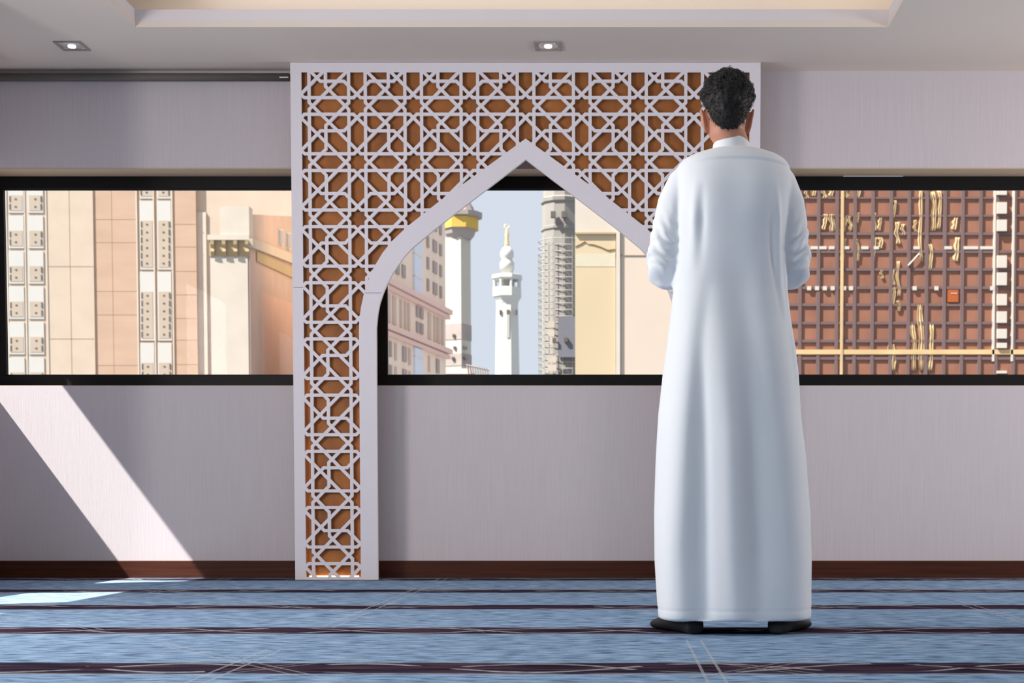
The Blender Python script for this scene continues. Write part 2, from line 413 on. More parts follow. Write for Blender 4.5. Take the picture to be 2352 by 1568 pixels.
def extrude_faces(faces, verts, y0, y1, mapf):
    bm = BM(); used = {}
    def gv(i):
        if i not in used: used[i] = bm.verts.new(mapf(verts[i], y0))
        return used[i]
    for f in faces:
        try: bm.faces.new([gv(i) for i in f])
        except ValueError: pass
    bmesh.ops.dissolve_limit(bm, angle_limit=.001, verts=bm.verts[:], edges=bm.edges[:])
    r = bmesh.ops.extrude_face_region(bm, geom=bm.faces[:])
    for v in r['geom']:
        if isinstance(v, bmesh.types.BMVert): v.co.y += (y1 - y0)
    return bm
def mp_(v, y): return Vector((pX(v.x), y, pZ(v.y)))
keep = []
for f, ids in zip(of, oid):
    s = set(ids)
    if id_panel in s and (id_hole not in s or s & seg_ids) and not (s & grooves and id_hole not in s): keep.append(f)
screen = empty('arched_screen', (pX(CX), YP, 0), 'white pierced star-pattern screen with a pointed arch, standing against the windows', 'screen')
obj('lattice_panel', extrude_faces(keep, ov, YP, YP + .014, mp_), M_white, screen)
# backing board follows the pierced area
kb = [f for f, ids in zip(of, oid) if id_panel in ids]
bb = [(xo + 3, 147), (2 * CX - xo - 3, 147), (2 * CX - xo - 3, BOT), (mir(inner)[-1][0] + 3, BOT)] + [(x, y - 3) for x, y in mir(inner)[::-1]] + [(x, y - 3) for x, y in inner[1:]] + [(inner[-1][0] - 3, BOT), (xo + 3, BOT)]
bv, _, bf, _, _, bi = geometry.delaunay_2d_cdt([Vector(q) for q in bb], [], [list(range(len(bb)))], 1, 1e-4, True)
bf = [f for f, i_ in zip(bf, bi) if len(i_)]
obj('backing_board', extrude_faces(bf, bv, YP + .028, YP + .036, mp_), M_back, screen)
# rim closing the gap between front and back sheets
b = BM()
def rim(bm, pts, y0, y1, th):
    for (x0, z0), (x1, z1) in zip(pts, pts[1:]):
        d = Vector((x1 - x0, z1 - z0)).normalized(); n = Vector((-d.y, d.x)) * th
        q = [(x0, z0), (x1, z1), (x1 + n.x, z1 + n.y), (x0 + n.x, z0 + n.y)]
        va = [bm.verts.new((x, y0, z)) for x, z in q]; vb = [bm.verts.new((x, y1, z)) for x, z in q]
        bm.faces.new(va); bm.faces.new(vb[::-1])
        for k in range(4): bm.faces.new((va[k], va[(k + 1) % 4], vb[(k + 1) % 4], vb[k]))
Q = [(pX(x), pZ(y)) for x, y in [(x, y) for x, y in ([(inner[-1][0], BOT)] + inner[::-1] + mir(inner)[1:] + [(mir(inner)[-1][0], BOT)])]]
rim(b, Q, YP + .0145, YP + .0275, .012)
Q = [(pX(xo), pZ(BOT)), (pX(xo), pZ(143.5)), (pX(2 * CX - xo), pZ(143.5)), (pX(2 * CX - xo), pZ(BOT))]
rim(b, Q, YP + .0145, YP + .0275, -.012)
obj('rim', b, mat('rim_cream', (.62, .54, .44), .5, var=.02, scale=(3, 3, 3)), screen)
for sgn in (0, 1):
    x0, x1 = (LX0 + 6, outer[-1][0] - 6)
    if sgn: x0, x1 = 2 * CX - x1, 2 * CX - x0
    obj('light_strip', box(pX(x0), pX(x1), YP + .017, YP + .025, pZ(1329), pZ(1322)), mat('warm_led', (1, .9, .7), .5, emit=(1, .78, .5), estr=2.5), screen)

for xa, xb in ((xo + 5, LX0 - 7), (outer[-1][0] + 8, inner[-1][0] - 8)):
    for sgn in (0, 1):
        x0, x1 = (xa, xb) if not sgn else (2 * CX - xb, 2 * CX - xa)
        obj('light_strip', box(pX(x0), pX(x1), YP + .017, YP + .023, pZ(1318), pZ(800)), mat('warm_led_soft', (1, .9, .7), .5, emit=(1, .70, .38), estr=1.6), screen)
# ------------------------------------------------------------------ person
YM = 4.30
def mR(px, py, dy=0): return R(px, py, YM + dy)
person = empty('person', (mR(1680, 1456).x, YM, 0), 'man standing with his back turned, in an ankle-length white robe and black socks', 'person')
cloth = mat('white_robe_cloth', (.80, .825, .87), .75, sheen=.25, spec=.2, bump=.03, bscale=(900, 900, 900), var=.004, scale=(3, 3, 3))
skin = mat('skin', (.50, .235, .155), .5, var=.05, scale=(30, 30, 30), spec=.35)
skin.node_tree.nodes['Principled BSDF'].inputs['Subsurface Weight'].default_value = .15
skin.node_tree.nodes['Principled BSDF'].inputs['Subsurface Radius'].default_value = (.02, .006, .003)
lv = [(345, 1640, 1734, .058, .0), (350, 1618, 1756, .070, 0), (359, 1590, 1784, .084, 0), (370, 1568, 1802, .094, 0), (385, 1556, 1812, .104, 0),
      (405, 1549, 1819, .114, 0), (435, 1548, 1820, .124, 0), (500, 1550, 1812, .132, 0), (580, 1551, 1807, .130, 0), (668, 1546, 1808, .124, 0),
      (740, 1538, 1815, .128, 0), (800, 1530, 1825, .138, 0), (860, 1522, 1833, .146, 0), (950, 1512, 1838, .152, 0), (1050, 1506, 1850, .158, 0),
      (1180, 1502, 1860, .163, 0), (1280, 1503, 1863, .165, 0), (1350, 1507, 1862, .166, 0), (1400, 1511, 1862, .165, 0), (1418, 1513, 1861, .163, 0)]
b = BM(); rings = []
NR = 72
def interp_levels(lv, n=4):
    out = []
    for k in range(len(lv) - 1):
        for q in range(n):
            f = q / n; out.append(tuple(a + (c - a) * f for a, c in zip(lv[k], lv[k + 1])))
    out.append(lv[-1]); return out
ctr_tab = []
for py, xl, xr, hd, oy in lv:
    A = mR(xl, py); B = mR(xr, py); cx = (A.x + B.x) / 2; hw = (B.x - A.x) / 2
    ctr_tab.append((A.z, cx, hw, hd))
    ring = []
    for k in range(NR):
        t_ = 2 * math.pi * k / NR; c, s = math.cos(t_), math.sin(t_)
        e = 2 / 2.25
        ring.append(b.verts.new((cx + hw * math.copysign(abs(c) ** e, c), YM + hd * math.copysign(abs(s) ** e, s), A.z)))
    rings.append(ring)
for r0, r1 in zip(rings, rings[1:]):
    for k in range(NR): b.faces.new((r0[k], r0[(k + 1) % NR], r1[(k + 1) % NR], r1[k]))
b.faces.new(rings[0]); b.faces.new(rings[-1][::-1])
def arm(sgn):
    if sgn < 0: pp = [(1604, 398, 0), (1574, 424, 0), (1551, 470, 0), (1537, 520, 0), (1527, 575, 0), (1523, 606, .006), (1525, 624, .026), (1533, 628, .062), (1550, 620, .115), (1588, 600, .180), (1622, 590, .21)]
    else: pp = [(1760, 398, 0), (1788, 424, 0), (1806, 470, 0), (1816, 520, 0), (1822, 575, 0), (1824, 606, .006), (1821, 624, .026), (1813, 628, .062), (1796, 620, .115), (1762, 600, .180), (1732, 590, .21)]
    return [mR(x, y, d) for x, y, d in pp]
AL, AR = arm(-1), arm(1)
for A in (AL, AR): tube(b, A, [.050, .056, .056, .052, .050, .051, .052, .052, .048, .040, .037], 24)
me = remeshed(b, .0055, 10, .5)
co = get_co(me)
X, Y, Z = co[:, 0].copy(), co[:, 1].copy(), co[:, 2].copy()
zt = np.array([c[0] for c in ctr_tab])[::-1]; cxs = np.interp(Z, zt, np.array([c[1] for c in ctr_tab])[::-1]); hws = np.interp(Z, zt, np.array([c[2] for c in ctr_tab])[::-1])
def zof(py): return mR(1680, py).z
def xof(px, py=800): return mR(px, py).x
u = (X - cxs) / hws
back = np.clip(-(Y - YM) / .1, 0, 1)                 # 1 on the side that faces the camera
disp = np.zeros(len(X))
def ridge(pts, w0, w1, amp, y0=None):
    """soft fold along pixels; amp may be a list matching pts"""
    global disp
    zs = np.array([zof(p[1]) for p in pts])[::-1]; xs = np.array([mR(p[0], p[1]).x for p in pts])[::-1]
    am = np.array(amp if hasattr(amp, '__len__') else [amp] * len(pts))[::-1]
    xc = np.interp(Z, zs, xs); a = np.interp(Z, zs, am, left=am[0] * 1.0, right=0)
    if y0 is not None: a = a * np.clip((zof(y0) - Z) / .12, 0, 1)
    w = np.interp(Z, [zs[0], zs[-1]], [w1, w0])
    disp += 1.5 * a * np.exp(-((X - xc) / w) ** 2) * back
ridge([(1600, 560), (1585, 760), (1565, 1000), (1552, 1250), (1552, 1418)], .045, .055, [0, .006, .013, .018, .018])
ridge([(1622, 640), (1606, 800), (1602, 1000), (1600, 1250), (1605, 1418)], .020, .030, [0, -.005, -.012, -.016, -.012])
ridge([(1640, 560), (1650, 760), (1668, 1000), (1672, 1250), (1680, 1418)], .05, .045, [0, .006, .012, .012, .008])
ridge([(1690, 620), (1708, 800), (1722, 1000), (1735, 1250), (1735, 1418)], .035, .035, [0, -.004, -.010, -.011, -.006])
ridge([(1745, 560), (1765, 760), (1790, 1000), (1805, 1250), (1815, 1418)], .05, .05, [0, .006, .010, .012, .010])
ridge([(1598, 430), (1592, 520), (1585, 640)], .012, .016, [0, .005, 0]); ridge([(1612, 430), (1608, 520), (1600, 640)], .010, .014, [0, -.004, 0])
ridge([(1770, 430), (1778, 520), (1784, 660), (1806, 780)], .008, .012, [0, .005, .004, 0]); ridge([(1758, 480), (1768, 600), (1790, 760)], .008, .010, [0, -.004, 0])
ridge([(1795, 560), (1800, 660), (1818, 800), (1836, 960)], .006, .010, [0, .005, .006, 0])
# shoulder blades and small of the back
disp += .012 * np.exp(-((X - xof(1615)) / .075) ** 2 - ((Z - zof(455)) / .10) ** 2) * back + .012 * np.exp(-((X - xof(1745)) / .075) ** 2 - ((Z - zof(455)) / .10) ** 2) * back
disp -= .014 * np.exp(-((X - xof(1680)) / .11) ** 2 - ((Z - zof(640)) / .16) ** 2) * back
# hem stitch and yoke seam
disp -= .0016 * np.exp(-((Z - zof(1395)) / .0035) ** 2)
yz = zof(381) - .010 * ((X - xof(1680, 400)) / .17) ** 2 * 1.2
disp += .006 / (1 + np.exp(-(Z - yz) / .0016)) * back * (np.abs(u) < .98)
disp -= .0016 * np.exp(-((Z - yz + .004) / .004) ** 2) * back
# sleeve creases: waves running round the elbow
for A, sg in ((AL, -1), (AR, 1)):
    arm_w = np.clip((sg * (X - xof(1680, 600)) - .165) / .02, 0, 1) * np.clip((zof(430) - Z) / .1, 0, 1)
    s_ = (Z - A[6].z); k_ = sg * (X - A[6].x)
    ph = (s_ * 1.0 + k_ * -.9 + (Y - YM) * .5)
    env = np.exp(-((s_ - .045) / .085) ** 2)
    wv = np.sin(ph * 150 + 3 * np.sin(k_ * 40 + s_ * 22)) + .5 * np.sin(ph * 260 + 1.3)
    disp += .0046 * wv * env * arm_w
    disp += .0035 * np.sin(k_ * 75 + s_ * 16 + 1) * np.exp(-((s_ - .20) / .11) ** 2) * arm_w
nrm = np.empty(len(me.vertices) * 3); me.vertices.foreach_get('normal', nrm); nrm = nrm.reshape(-1, 3)
nrm[:, 2] *= .15; nrm[(np.abs(nrm[:, 0]) + np.abs(nrm[:, 1])) < .3] = 0
co2 = co + nrm * disp[:, None]
set_co(me, co2)
# split the sleeves off along the armholes
bmr = BM(); bmr.from_mesh(me); bpy.data.meshes.remove(me)
lay = bmr.faces.layers.int.new('part')
def sleeve_side(c):
    if c.z > zof(372) or c.z < zof(676): return 0
    py = HOR - (c.z - H) / (YM) * F
    xl = np.interp(py, [372, 400, 430, 550, 676], [1546, 1547, 1551, 1554, 1549]); xr = np.interp(py, [372, 400, 430, 550, 676], [1822, 1820, 1815, 1806, 1806])
    px = PX + c.x / YM * F
    if c.y > YM + .10 and zof(676) < c.z < zof(565): return -1 if c.x < xof(1680) and (c - AL[9]).length < .11 or px < xl else (1 if (c - AR[9]).length < .11 or px > xr else 0)
    return -1 if px < xl else (1 if px > xr else 0)
parts = {0: [], -1: [], 1: []}
for f in bmr.faces: f[lay] = sleeve_side(f.calc_center_median())
bmr.verts.index_update()
for key in parts:
    nb = bmr.copy(); ly = nb.faces.layers.int['part']
    bmesh.ops.delete(nb, geom=[f for f in nb.faces if f[ly] != key], context='FACES'); parts[key] = nb
bmr.free()
robe = obj('robe', parts[0], cloth, person, True)
for key in (-1, 1): obj('sleeve', parts[key], cloth, robe, True)
# collar: standing band
b = BM(); prof = []
cc = mR(1681, 335)
n = 48; ringsc = []
for (py, hw, hd, off) in ((352, .066, .064, 0), (345, .063, .060, 0), (334, .0595, .057, 0), (322, .0565, .0545, 0), (320, .0555, .0535, 0), (320.6, .0530, .051, 0), (332, .0555, .053, 0), (348, .060, .057, 0)):
    zc = zof(py) + .004; r_ = []
    for k in range(n):
        t_ = 2 * math.pi * k / n
        dip = -.018 * max(0, math.sin(t_)) - .020 * abs(math.cos(t_)) ** 2 * .8
        r_.append(b.verts.new((cc.x + hw * math.cos(t_), YM + .012 + hd * math.sin(t_), zc + dip)))
    ringsc.append(r_)
for r0, r1 in zip(ringsc, ringsc[1:]):
    for k in range(n): b.faces.new((r0[k], r0[(k + 1) % n], r1[(k + 1) % n], r1[k]))
obj('collar', b, cloth, robe, True)

# body: head, neck, trunk, arms, hands, legs as one skin
b = BM()
hc = mR(1672, 240, .0)
S = 1.0
HZ = hc.z
hx = hc.x
def hp(x, y, z): return (hx + x, YM + .018 + y, HZ + z)     # y forward (+) away from the camera
ball(b, hp(0, .0, .005), (.0665, .090, .081), 32)       # cranium
ball(b, hp(0, .028, -.045), (.0625, .068, .075), 28)      # face
ball(b, hp(0, .062, -.098), (.030, .026, .022), 20)      # chin
ball(b, hp(0, -.028, -.045), (.056, .055, .045), 24)     # occiput
tube(b, [hp(0, .078, .010), hp(0, .094, -.014), hp(0, .110, -.042), hp(0, .100, -.052)], [.006, .009, .013, .009], 10)   # nose
for sx in (-1, 1):
    ball(b, hp(sx * .011, .098, -.046), (.008, .010, .007), 10)
    ball(b, hp(sx * .032, .084, .008), (.020, .010, .007), 12)      # brow
    ball(b, hp(sx * .031, .0765, -.0045), (.0155, .0135, .0082), 14)       # upper lid
    ball(b, hp(sx * .031, .0745, -.0215), (.0145, .0125, .0050), 12)       # lower lid
    ball(b, hp(sx * .040, .062, -.030), (.020, .026, .018), 12)     # cheek
ball(b, hp(0, .090, -.071), (.024, .010, .0055), 12); ball(b, hp(0, .088, -.080), (.020, .010, .006), 12)      # lips
for sx in (-1, 1):                                       # ears
    pts = []
    for k in range(11):
        a = math.radians(-60 + k * 27)
        pts.append(hp(sx * (.0675 + .0065 * (math.sin(a) > -2) + .006 * math.sin(a) * 1), .012 - .017 * math.cos(a) * 1.0, -.040 + .031 * math.sin(a)))
    tube(b, pts, [.0052] * 11, 8)
    ball(b, hp(sx * .0665, .014, -.042), (.0085, .017, .029), 14); ball(b, hp(sx * .058, .020, -.044), (.013, .020, .034), 14)
    ball(b, hp(sx * .066, .012, -.069), (.0065, .010, .010), 12)
nb_ = mR(1681, 350)
tube(b, [hp(0, -.012, -.03), hp(0, -.012, -.085), (cc.x, YM + .010, nb_.z + .03), (cc.x, YM + .006, nb_.z - .05)], [.053, .053, .053, .066], 24)
# trunk and legs (under the robe)
tr = [(mR(1681, 372), .09), (mR(1681, 430), .105), (mR(1680, 560), .10), (mR(1678, 690), .09), (mR(1678, 790), .105), (mR(1678, 830), .10)]
for dxx in (-.05, .05): tube(b, [Vector((p.x + dxx, YM, p.z)) for p, r in tr], [r * .9 for p, r in tr], 18)
footL = onz(1599, 1457, 0); footR = onz(1783, 1457, 0)
for sx, ft in ((-1, footL), (1, footR)):
    hipz = zof(800)
    tube(b, [(cc.x + sx * .075, YM, hipz), (cc.x + sx * .10, YM + .01, hipz * .52), (ft.x, ft.y + .07, .30), (ft.x, ft.y + .055, .09), (ft.x, ft.y + .06, .05)], [.085, .058, .055, .036, .032], 14)
for A, sx in ((AL, -1), (AR, 1)):
    tube(b, [A[1], A[3], A[5] + Vector((0, .01, 0)), A[7], A[8], A[10]], [.036, .034, .032, .031, .028, .024], 14)
    # hand folded over the waist, right hand over left
    w = A[10]; over = .022 if sx > 0 else 0
    inn = -sx
    pc = Vector((cc.x + sx * .022, YM + .165 + over, w.z - .006 + (.012 if sx > 0 else -.01)))
    tube(b, [w, w.lerp(pc, .5) + Vector((0, .004, 0)), pc], [.026, .027, .022], 14)
    vv = ball(b, pc, (.044, .014, .038), 18)
    for k in range(4):
        z0 = .027 - k * .0185; L_ = (.072, .080, .075, .060)[k]
        base = pc + Vector((inn * .034, 0, z0))
        pts = [base, base + Vector((inn * L_ * .42, .001, -.002)), base + Vector((inn * L_ * .75, -.008, -.004)), base + Vector((inn * L_, -.020, -.006))]
        tube(b, pts, [.0092, .0086, .0080, .0066], 10)
    tb = pc + Vector((-inn * .012, -.002, .030))
    tube(b, [tb, tb + Vector((inn * .020, .004, .022)), tb + Vector((inn * .042, .002, .032))], [.0115, .0100, .0080], 10)
me = remeshed(b, .0038, 5, .45)
body = obj('body', me, skin, person, True)
for sx in (-1, 1):
    b = BM(); ball(b, hp(sx * .031, .0770, -.0125), (.0112, .0112, .0095), 16)
    e = obj('eye', b, mat('eye_white', (.75, .72, .68), .15, var=.01, scale=(4, 4, 4)), person, True)
    b = BM(); ball(b, hp(sx * .031, .0855, -.0155), (.0054, .0040, .0050), 12)
    obj('iris', b, mat('eye_brown', (.02, .01, .006), .1, var=.01, scale=(4, 4, 4)), e, True)
    b = BM(); tube(b, [hp(sx * .014, .093, .012), hp(sx * .030, .0945, .018), hp(sx * .050, .082, .012)], [.003, .0042, .0025], 8)
    obj('eyebrow', b, mat('hair_dark', (.014, .012, .011), .6, var=.2, scale=(90, 90, 90), spec=.35), person, True)

# hair: cap plus thousands of short curls
MH = MATS['hair_dark']
b = BM()
def scalp(th, ph, k=0.0):
    """th azimuth (0 = towards the back of the head), ph elevation"""
    d = Vector((math.sin(th) * math.cos(ph), -math.cos(th) * math.cos(ph), math.sin(ph)))
    rx, ry, rz = .070 + k, .094 + k, .088 + k
    c = Vector(hp(0, 0, .012))
    p = Vector((d.x * rx, d.y * ry, d.z * rz))
    return c + p, d
def hairline(th):
    """lowest z offset (rel. to head centre) of the hair for an azimuth"""
    a = abs((th + math.pi) % (2 * math.pi) - math.pi)
    return float(np.interp(math.degrees(a), [0, 22, 40, 56, 72, 88, 105, 125, 150, 180], [-.087, -.084, -.066, -.044, -.018, .004, .004, .03, .058, .062]))
from mathutils.bvhtree import BVHTree
bvh = BVHTree.FromPolygons([v.co + person.location for v in body.data.vertices], [tuple(p.vertices) for p in body.data.polygons])
NT, NP = 120, 44
grid = []
for i in range(NT):
    th = 2 * math.pi * i / NT; row = []
    zl = hairline(th) + .0015 * math.sin(th * 23) + .001 * math.sin(th * 41)
    for j in range(NP + 1):
        f = j / NP
        el_ = math.radians(88) * f
        # direction fan: from the hairline point up to the crown
        cen = Vector(hp(0, -.006, zl * (1 - f) + .005 * f))
        d = Vector((math.sin(th) * math.cos(el_), -math.cos(th) * math.cos(el_), math.sin(el_)))
        o_ = cen + d * .25
        hit = bvh.ray_cast(o_, -d, .25)
        p = hit[0] if hit[0] else cen + d * .07
        up_ = min(1, max(0, (p.z - HZ + .03) / .06))
        thick = .0006 + (.0062 + .0062 * up_) * min(1, f * 5)
        p = p + d * thick
        # squarer crown
        nz = noise.noise(p * 42) * .0065 + noise.noise(p * 100) * .0065 + noise.noise(p * 210) * .003
        p += d * nz * min(1, f * 4)
        row.append(b.verts.new(p))
    grid.append(row)
for i in range(NT):
    for j in range(NP):
        b.faces.new((grid[i][j], grid[(i + 1) % NT][j], grid[(i + 1) % NT][j + 1], grid[i][j + 1]))
b.faces.new([grid[i][NP] for i in range(NT)])
hair = obj('hair', b, MH, person, True)
b = BM()
rnd = random.Random(3)
me_h = hair.data
base_pts = [(v.co + person.location, v.normal.copy()) for v in me_h.vertices]
def strand(bm, p, nrm, L, curl, r0, droop):
    nrm = nrm.normalized(); tdir = Vector((rnd.uniform(-1, 1), rnd.uniform(-1, 1), rnd.uniform(-1, 1)))
    tdir = (tdir - nrm * tdir.dot(nrm)).normalized() if tdir.length > .1 else Vector((1, 0, 0))
    bt = nrm.cross(tdir); pts = []; ph0 = rnd.uniform(0, 6.28); ns = 7
    for k in range(ns):
        f = k / (ns - 1)
        q = p + nrm * (L * f * (1 - .45 * f)) + tdir * (curl * (math.cos(ph0 + f * 5.5) - math.cos(ph0))) + bt * (curl * (math.sin(ph0 + f * 5.5) - math.sin(ph0))) + Vector((0, 0, -droop * f * f))
        pts.append(q)
    tube(bm, pts, [r0 * (1 - .75 * k / (ns - 1)) for k in range(ns)], 3)
for p, nrm in base_pts:
    rel = p.z - HZ
    top = min(1, max(0, (rel - .015) / .05)); low = rel < -.02
    rep = 1
    for _ in range(1 if rnd.random() < (.95 if not low else .75) else 0):
        q = p + Vector((rnd.gauss(0, .002), rnd.gauss(0, .002), rnd.gauss(0, .002)))
        if top > 0: strand(b, q - nrm * .002, nrm, rnd.uniform(.007, .015) + .006 * top, rnd.uniform(.002, .005) + .002 * top, .0013, .004)
        else: strand(b, q - nrm * .001, nrm + Vector((0, 0, -1.0)), rnd.uniform(.006, .011) * (.7 if rel < -.06 else 1), .0014, .0009, .004)
for _ in range(1300):
    th = rnd.uniform(0, 6.28); ph = rnd.uniform(.25, 1.57)
    p, d = scalp(th, ph, .0)
    strand(b, p, d, rnd.uniform(.010, .023), rnd.uniform(.003, .007), .0017, .003)
obj('curls', b, mat('hair_curl', (.018, .016, .015), .38, var=.3, scale=(90, 90, 90), spec=.6), hair, True)

# shoes (soft black leather socks)
M_sock = mat('black_sock', (.012, .012, .013), .55, var=.15, scale=(60, 60, 60), spec=.35)
def foot(ft, sgn):
    b = BM(); ang = sgn * math.radians(24)
    ctr = Vector((ft.x, ft.y, 0)); fwd = Vector((math.sin(ang), math.cos(ang), 0)); rt = Vector((fwd.y, -fwd.x, 0))
    st = [(0.0, .024, .030), (.012, .032, .052), (.035, .037, .075), (.065, .037, .090), (.095, .037, .082), (.130, .040, .064), (.17, .045, .050), (.21, .047, .040), (.24, .042, .032), (.258, .028, .022), (.264, .01, .012)]
    rings = []
    for (s, hw, h) in st:
        ring = []
        for k in range(24):
            t_ = 2 * math.pi * k / 24
            x = hw * math.cos(t_); z = h / 2 + h / 2 * math.copysign(abs(math.sin(t_)) ** .75, math.sin(t_))
            ring.append(b.verts.new(ctr + fwd * s + rt * x + Vector((0, 0, max(.0015, z)))))
        rings.append(ring)
    for a, c in zip(rings, rings[1:]):
        for k in range(24): b.faces.new((a[k], a[(k + 1) % 24], c[(k + 1) % 24], c[k]))
    b.faces.new(rings[0]); b.faces.new(rings[-1][::-1])
    top = ctr + fwd * .062
    tube(b, [top + Vector((0, 0, .05)), top + Vector((0, 0, .10)), top + Vector((0, .004, .16))], [.036, .037, .042], 20)
    me = remeshed(b, .004, 3, .5)
    obj('sock', me, M_sock, person, True)
foot(footL, -1); foot(footR, 1)

# ------------------------------------------------------------------ outside
def stone(name, c, v=.05, s=(.5, .5, .5), k=.585): return mat(name, tuple(x * k for x in s2l(c)), .9, var=v, scale=s, spec=.15)
M_cream = stone('cream_stone', (236, 216, 196)); M_peach = stone('peach_stone', (224, 192, 168), .06, (.25, .25, .8))
M_pale = stone('pale_stone', (240, 226, 210), k=.60); M_winw = stone('white_window_surround', (240, 238, 232), .02, k=.56)
M_lat = stone('tan_lattice_panel', (218, 202, 184), .04); M_dark = stone('dark_opening', (130, 118, 106), .1); M_joint = stone('stone_joint', (200, 176, 152))
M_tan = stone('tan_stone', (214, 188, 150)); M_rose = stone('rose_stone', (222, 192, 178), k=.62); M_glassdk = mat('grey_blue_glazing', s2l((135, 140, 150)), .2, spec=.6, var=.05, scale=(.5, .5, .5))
def pb(bm, x0, y0, x1, y1, Y, d=.3, pop=0.0, xref=None):
    """block whose front face spans the given pixels at distance Y"""
    ym = (y0 + y1) / 2 if xref is None else xref
    A = R(x0, ym, Y); B = R(x1, ym, Y); za = R(PX, y1, Y).z; zb = R(PX, y0, Y).z
    bx(bm, min(A.x, B.x), max(A.x, B.x), Y - pop, Y + d, za, zb); return bm
def pbx(*a, **k): return pb(BM(), *a, **k)

# --- big stone block on the left, with stacks of small latticed windows
YA = 120.0
bA = empty('stone_building', (R(200, 650, YA).x, YA, -12), 'tall cream and peach stone block filling the left window, with stacks of small latticed windows', 'building')
wA = obj('wall', pbx(-260, 250, 216, 1500, YA, 20, xref=650), M_cream, bA)
rA = obj('recessed_wall', pbx(216, 250, 452, 1500, YA + .1, 19, xref=650), M_peach, bA)
obj('end_wall', pbx(452, 250, 900, 1500, YA + .5, 19.5, xref=650), M_cream, bA)
obj('pilaster', pbx(455, 488, 476, 1400, YA + .5, .3, .15, xref=650), M_pale, bA)
def merge(o, bm, m):
    """surface detail kept inside its part's mesh, in a second material"""
    root = o; loc = Vector((0, 0, 0))
    while root.parent: root = root.parent; loc += root.location
    o.data.materials.append(m); k = len(o.data.materials) - 1
    bmesh.ops.recalc_face_normals(bm, faces=bm.faces[:]); bmesh.ops.translate(bm, verts=bm.verts[:], vec=-loc)
    for f in bm.faces: f.material_index = k
    t = bpy.data.meshes.new('t'); bm.to_mesh(t); bm.free()
    n = BM(); n.from_mesh(o.data); n.from_mesh(t); n.to_mesh(o.data); n.free(); bpy.data.meshes.remove(t)
def latt_window(parent, x0, y0, x1, y1, ys, Y, rows, white_h, dx=0, edge=-1):
    """white panel above, tan pierced panel below"""
    w = obj('window', pbx(x0 - 1.5, y0, x1 + 1.5, y1, Y, .3, .07), M_winw, parent)
    pp = obj('pierced_panel', pbx(x0 + 1.5, ys, x1 - 1, y1 - 5, Y, .2, .09), M_lat, w)
    b = BM(); h = (y1 - 5 - ys) / rows
    for r in range(rows):
        yc = ys + h * (r + .5); xc = (x0 + x1) / 2 + dx
        pb(b, xc - 2.2, yc - 1.8, xc + 2.2, yc + 1.8, Y, .1, .11)
        xe = x0 + 3 if edge < 0 else x1 - 2.5
        pb(b, xe - 1.6, yc - h * .36, xe + 1.6, yc + h * .36, Y, .1, .11)
    merge(pp, b, M_dark)
b = BM()
for yy in (611, 777): pb(b, 112, yy, 216, yy + 1.6, YA, .05, .012)
for xx in (161,): pb(b, xx, 420, xx + 1.2, 1200, YA, .05, .012, xref=650)
merge(wA, b, M_joint)
b = BM()
for yy in (503, 556, 668, 722, 838): pb(b, 218, yy, 316, yy + 1, YA + .1, .05, .012)
for yy in (514, 566, 622, 676, 730, 780, 836): pb(b, 402, yy, 452, yy + 1, YA + .1, .05, .012)
pb(b, 258, 420, 259, 1200, YA + .1, .05, .012, xref=650)
merge(rA, b, M_joint)
for k in range(7):
    base = 441 + 81.6 * (k - 0)
    for (x0, x1, e) in ((21 + k * .6, 53 + k * .6, -1), (66 + k * .6, 98 + k * .6, 1)):
        y0 = 494 + 81.2 * (k - 1); latt_window(bA, x0, y0 + 2, x1, y0 + 76, y0 + 36, YA, 2, 30, 0, e)
b = BM(); pb(b, 17, 400, 19, 1000, YA, .2, .05, xref=650); pb(b, 108, 400, 110, 1000, YA, .2, .05, xref=650); pb(b, 58, 400, 61, 1000, YA, .2, .05, xref=650)
obj('window_trim', b, M_pale, bA)
for k in range(4):
    y0 = 459 + 163 * (k - 1)
    for (x0, x1, e) in ((322 + k, 351 + k, -1), (362 + k, 391 + k, 1)):
        latt_window(bA, x0, y0 + 2, x1, y0 + 160, y0 + 48, YA + .1, 6, 40, 1 if e < 0 else -1, e)
b = BM()
for xx in (315, 354, 396): pb(b, xx, 380, xx + 3, 1000, YA + .1, .2, .09, xref=650)
obj('window_trim', b, M_pale, bA)

# --- pillar block with a carved capital in front of it
YBq = 92.0
bB = empty('corner_building', (R(520, 800, YBq).x, YBq, -12), 'pale corner pier with carved bracket cornice and shaded rose side wing in left window', 'building')
obj('pier', pbx(484, 586, 570, 1500, YBq, .8, xref=700), M_pale, bB)
obj('upper_block', pbx(506, 474, 573, 548, YBq, .8, .1, xref=510), M_pale, bB)
obj('cornice', pbx(478, 540, 574, 552, YBq, .9, .22, xref=546), M_pale, bB)
obj('frieze', pbx(481, 552, 571, 588, YBq, .8, .05, xref=570), M_tan, bB)
for k in range(4):
    x = 486 + k * 26.5
    b = BM(); A = R(x, 554, YBq); s = 92 / 3200
    prof = [(0, 0), (-.24, 0), (-.22, -.25), (-.08, -.45), (-.16, -.7), (-.04, -.95), (0, -1)]
    x0, x1 = A.x, A.x + 8 * s
    va = [b.verts.new((x0, YBq - .1 + p, A.z + q)) for p, q in prof]; vb = [b.verts.new((x1, YBq - .1 + p, A.z + q)) for p, q in prof]
    b.faces.new(va); b.faces.new(vb[::-1])
    for i in range(len(prof)): b.faces.new((va[i], va[(i + 1) % len(prof)], vb[(i + 1) % len(prof)], vb[i]))
    obj('bracket', b, M_tan, bB)
